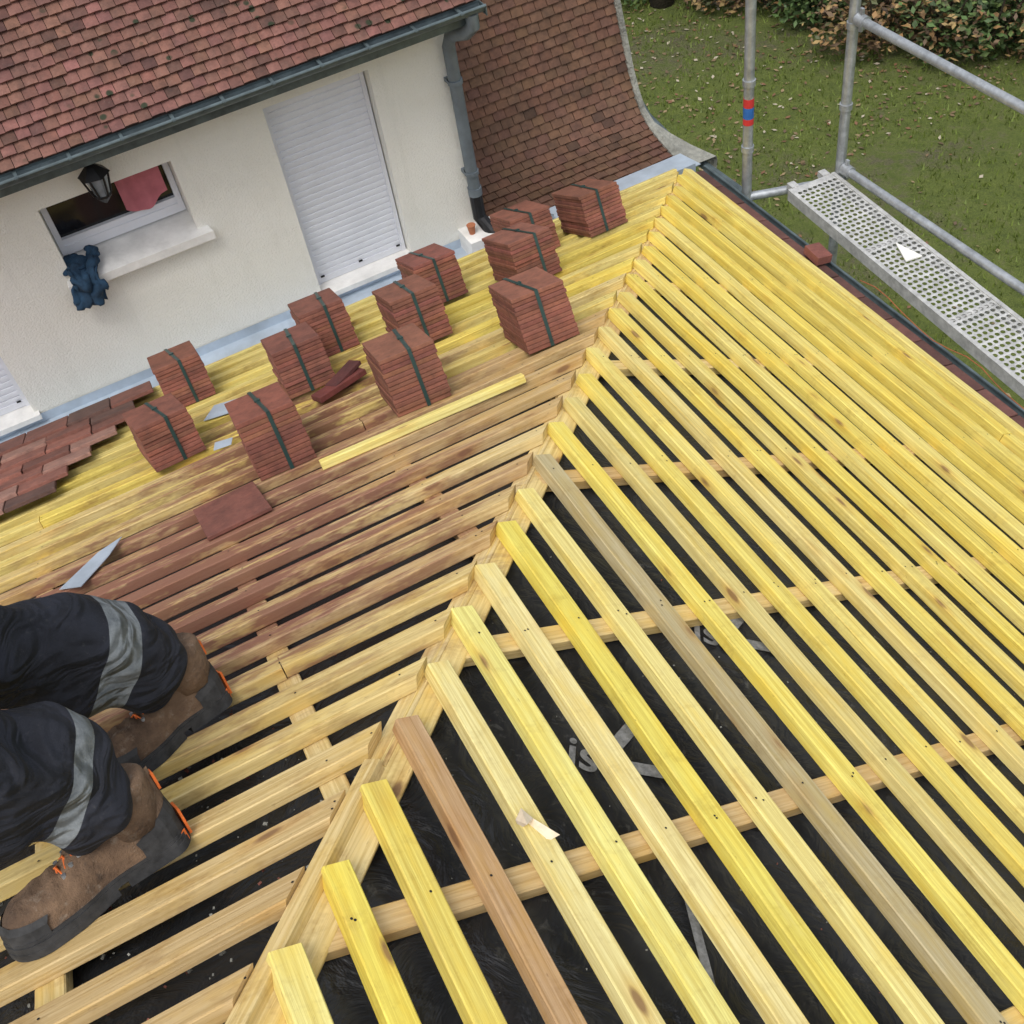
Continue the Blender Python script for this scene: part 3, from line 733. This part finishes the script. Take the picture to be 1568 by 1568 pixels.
for s_ in (-1,1):
    mb.tube([hc+V((-.050,.022*s_,.008)),hc+V((-.058,.022*s_,.008))],[.008,.004],10,mi=1)
    mb.tube([hc+V((-.0,.052*s_,-.005)),hc+V((.003,.064*s_,-.002))],[.012,.015],10)
mb.tube([hc+V((-.047,-.016,-.045)),hc+V((-.055,0,-.046)),hc+V((-.047,.016,-.045))],.0035,8,mi=2)
mb.obj('face_details',[M['skin'],M['blk'],M['pink']],per,True)
mb=MB();a,b_=grid(lambda u,v:hc+V((.072*math.cos(u*6.283)*math.sin(v*1.6)+.012,.064*math.sin(u*6.283)*math.sin(v*1.6),.02+.078*math.cos(v*1.6))),20,8);mb.add(a,b_);mb.obj('knit_cap',M['jacket'],per,True)
for s_ in (1,-1):
    w0=sh+V((-.2,.14*s_,-.28));pv=[w0,w0+V((-.045,0,-.035))];ed=[(0,1)];rd=[(.022,.014),(.026,.013)]
    for k,(dy,ln) in enumerate(((-.02,.036),(-.007,.043),(.007,.04),(.019,.031))):
        b0=len(pv);pv+=[pv[1]+V((-.018,dy,-.014)),pv[1]+V((-.018-ln*.55,dy*1.2,-.018-ln*.4)),pv[1]+V((-.018-ln*.75,dy*1.2,-.022-ln*.95))];ed+=[(1,b0),(b0,b0+1),(b0+1,b0+2)];rd+=[.0062,.0056,.0048]
    b0=len(pv);pv+=[w0+V((-.02,-.024*s_,-.02)),w0+V((-.045,-.038*s_,-.045))];ed+=[(0,b0),(b0,b0+1)];rd+=[.0075,.006]
    skin('hand',pv,ed,rd,M['skin'],0,2)
def boot(heel,dr,L):
    e=V(dr);e=(e-nL*e.dot(nL)).normalized();sd=nL.cross(e);H=V(heel)
    def sm(x): x=min(1,max(0,x));return x*x*(3-2*x)
    def W(t):
        return .0275+.002*sm(1-t/.2)-.0035*math.exp(-((t-.38)/.12)**2)+.0085*sm((t-.42)/.28)
    def rnd(t,r0=.12,r1=.20):
        k=1
        if t<r0: k=math.sqrt(max(0,1-((r0-t)/r0)**2))*.999
        if t>1-r1: k=math.sqrt(max(0,1-((t-1+r1)/r1)**2))
        return max(k,.12)
    def hgt(t):
        h=.092+(.046-.092)*sm((t-.30)/.36)
        if t>.7: h-=.012*((t-.7)/.3)**2
        return h
    mb=MB();n=48;m_=24;vs=[];fs=[]
    for i in range(n+1):
        t=i/n;k_=rnd(t);w=W(t)*k_;h=hgt(t)*(rnd(t,.05,.12)**.6 if t>.5 else 1)
        for j in range(m_+1):
            a=math.pi*j/m_;ca=math.cos(a);sa=math.sin(a)
            x=(abs(ca)**.85)*(1 if ca>0 else -1)*w*(1-.22*sa*(1 if t<.5 else .4));z=(sa**.6)*h
            wr=.0042*noise.noise(V((t*10,j*.35,L*50)))+.0024*math.sin(t*55+j*.2)*(1 if .52<t<.74 else .25)*sa
            vs.append(H+e*(t*L)+sd*x*(1+wr*6)+nL*(.012+z+wr))
    for i in range(n):
        for j in range(m_): fs.append((i*(m_+1)+j,(i+1)*(m_+1)+j,(i+1)*(m_+1)+j+1,i*(m_+1)+j+1))
    fs.append(tuple(range(m_+1)));fs.append(tuple(n*(m_+1)+j for j in range(m_+1))[::-1])
    mb.add(vs,fs)
    mb.obj('boot_upper',M['suede'],per,True)
    mb=MB();c0=H+e*(L*.19);mb.tube([c0+nL*.05,c0+nL*.075,c0+nL*.098+e*.003,c0+nL*.108+e*.003,c0+nL*.112+e*.003],[.031,.036,.0385,.0385,.034],24);mb.obj('boot_collar',M['suede'],per,True)
    def slab(mb,z0,z1,k,mi=0,g=0,t0=0,t1=1):
        nn=32
        ts=[t0+(t1-t0)*i/nn for i in range(nn+1)]
        loop=[(t,W(t)*k*rnd(t)) for t in ts];loop+=[(t,-w) for t,w in loop[::-1]]
        lo=[];top=[]
        for t,w in loop:
            tt=(t-.5)*(1+g)+.5;lo.append(H+e*tt*L+sd*w+nL*z0);top.append(H+e*tt*L+sd*w+nL*z1)
        q=len(loop);mb.add(lo+top,[tuple(range(q))[::-1],tuple(range(q,2*q))]+[(i,(i+1)%q,(i+1)%q+q,i+q) for i in range(q)],mi=mi)
    mb=MB();slab(mb,.001,.012,1.10,0,.04,0,.38);slab(mb,.001,.010,1.10,0,.04,.44,1);slab(mb,.0100,.018,1.09,0,.035);slab(mb,.0182,.022,1.06,0,.02)
    path=[(.24,1),(.15,1),(.08,.94),(.03,.72),(.0,.42),(-.012,0),(.0,-.42),(.03,-.72),(.08,-.94),(.15,-1),(.24,-1)]
    vs=[];fs=[]
    for t,f in path:
        w=W(max(t,0))*1.07*f;hz=.046*(1-.45*max(0,t)/.24)
        vs+=[H+e*t*L+sd*w+nL*.018,H+e*t*L+sd*w+nL*(.018+hz*.6),H+e*(t+.012)*L+sd*w*.93+nL*(.018+hz)]
    for i in range(len(path)-1):
        for j in range(2): fs.append((i*3+j,(i+1)*3+j,(i+1)*3+j+1,i*3+j+1))
    mb.add(vs,fs,mi=0)
    path=[(.80,1.02),(.88,.93),(.94,.75),(.985,.5),(1.012,0),(.985,-.5),(.94,-.75),(.88,-.93),(.80,-1.02)]
    vs=[];fs=[]
    for t,f in path:
        w=W(.85)*1.04*f
        vs+=[H+e*t*L+sd*w+nL*.018,H+e*(t-.005)*L+sd*w*.99+nL*.034,H+e*(t-.03)*L+sd*w*.9+nL*.041]
    for i in range(len(path)-1):
        for j in range(2): fs.append((i*3+j,(i+1)*3+j,(i+1)*3+j+1,i*3+j+1))
    mb.add(vs,fs,mi=0)
    mb.box(H-e*.0065-sd*.011+nL*.004,sd*.022,e*.003,nL*.036,mi=1)
    for s_ in (-1,1):
        mb.box(H-e*.000+sd*(.017*s_)+nL*.004,e*.016+sd*.010*s_,sd*.0015*s_,nL*.015,mi=1)
    mb.box(H-e*.002-sd*.007+nL*.074,sd*.014,e*.003,nL*.022,mi=1)
    mb.obj('boot_sole',[M['rubber'],M['orange']],per)
    mb=MB()
    for k in range(6):
        t=.34+k*.055;h=hgt(t)+.0125;w=.012
        mb.tube([H+e*t*L-sd*w+nL*(h-.004),H+e*(t+.012)*L+nL*(h+.001),H+e*(t+.03)*L+sd*w+nL*(h-.006)],.0012,6,mi=1)
        mb.tube([H+e*t*L+sd*w+nL*(h-.004),H+e*(t+.012)*L+nL*(h+.002),H+e*(t+.03)*L-sd*w+nL*(h-.006)],.0012,6,mi=1)
        for s_ in(-1,1): mb.tube([H+e*t*L+sd*w*1.3*s_+nL*(h-.010),H+e*t*L+sd*w*1.3*s_+nL*(h-.0015)],.0028,8,mi=0)
    mb.obj('laces',[M['steel'],M['orange']],per)
boot(B1,d1_,BL1)
boot(B2,d2_,BL2)
# ---------------------------------------------------------------- camera, light
Rm=[(.8805,-.4549,-.1336),(-.4224,-.6249,-.6566),(.2152,.6345,-.7423)]
r_=V(Rm[0]).normalized();fw=V(Rm[2]).normalized();up=-V(Rm[1]);up=(up-fw*up.dot(fw)).normalized();r_=fw.cross(up)
mt=Matrix((r_,up,-fw)).transposed().to_4x4();mt.translation=V((-1.687,-2.681,1.996))*S
cd=bpy.data.cameras.new('camera');cd.lens=36*1739/1568;cd.sensor_width=36;cd.clip_end=500;cd.clip_start=.01
co=bpy.data.objects.new('camera',cd);bpy.context.collection.objects.link(co);co.matrix_world=mt;bpy.context.scene.camera=co
w=bpy.data.worlds.new('World');bpy.context.scene.world=w;w.use_nodes=True;nt=w.node_tree;bg=nt.nodes['Background']
EL,AZ=64,225
sky=nt.nodes.new('ShaderNodeTexSky');sky.sky_type='NISHITA';sky.sun_disc=False;sky.sun_elevation=math.radians(EL);sky.sun_rotation=math.radians(AZ);sky.air_density=1.5;sky.dust_density=4
hs=nt.nodes.new('ShaderNodeHueSaturation');hs.inputs['Saturation'].default_value=.35;hs.inputs['Value'].default_value=1.3
nt.links.new(sky.outputs[0],hs.inputs['Color']);nt.links.new(hs.outputs[0],bg.inputs[0]);bg.inputs[1].default_value=.15
sl_=bpy.data.lights.new('sun','SUN');sl_.energy=1.1;sl_.angle=math.radians(25);sl_.color=(1,.97,.92)
so=bpy.data.objects.new('sun',sl_);bpy.context.collection.objects.link(so)
el=math.radians(EL);az=math.radians(AZ)
sd_=V((math.sin(az)*math.cos(el),math.cos(az)*math.cos(el),math.sin(el)))
so.rotation_euler=sd_.to_track_quat('Z','Y').to_euler()
sc_=bpy.context.scene;sc_.view_settings.view_transform='Standard';sc_.view_settings.look='None';sc_.view_settings.exposure=0
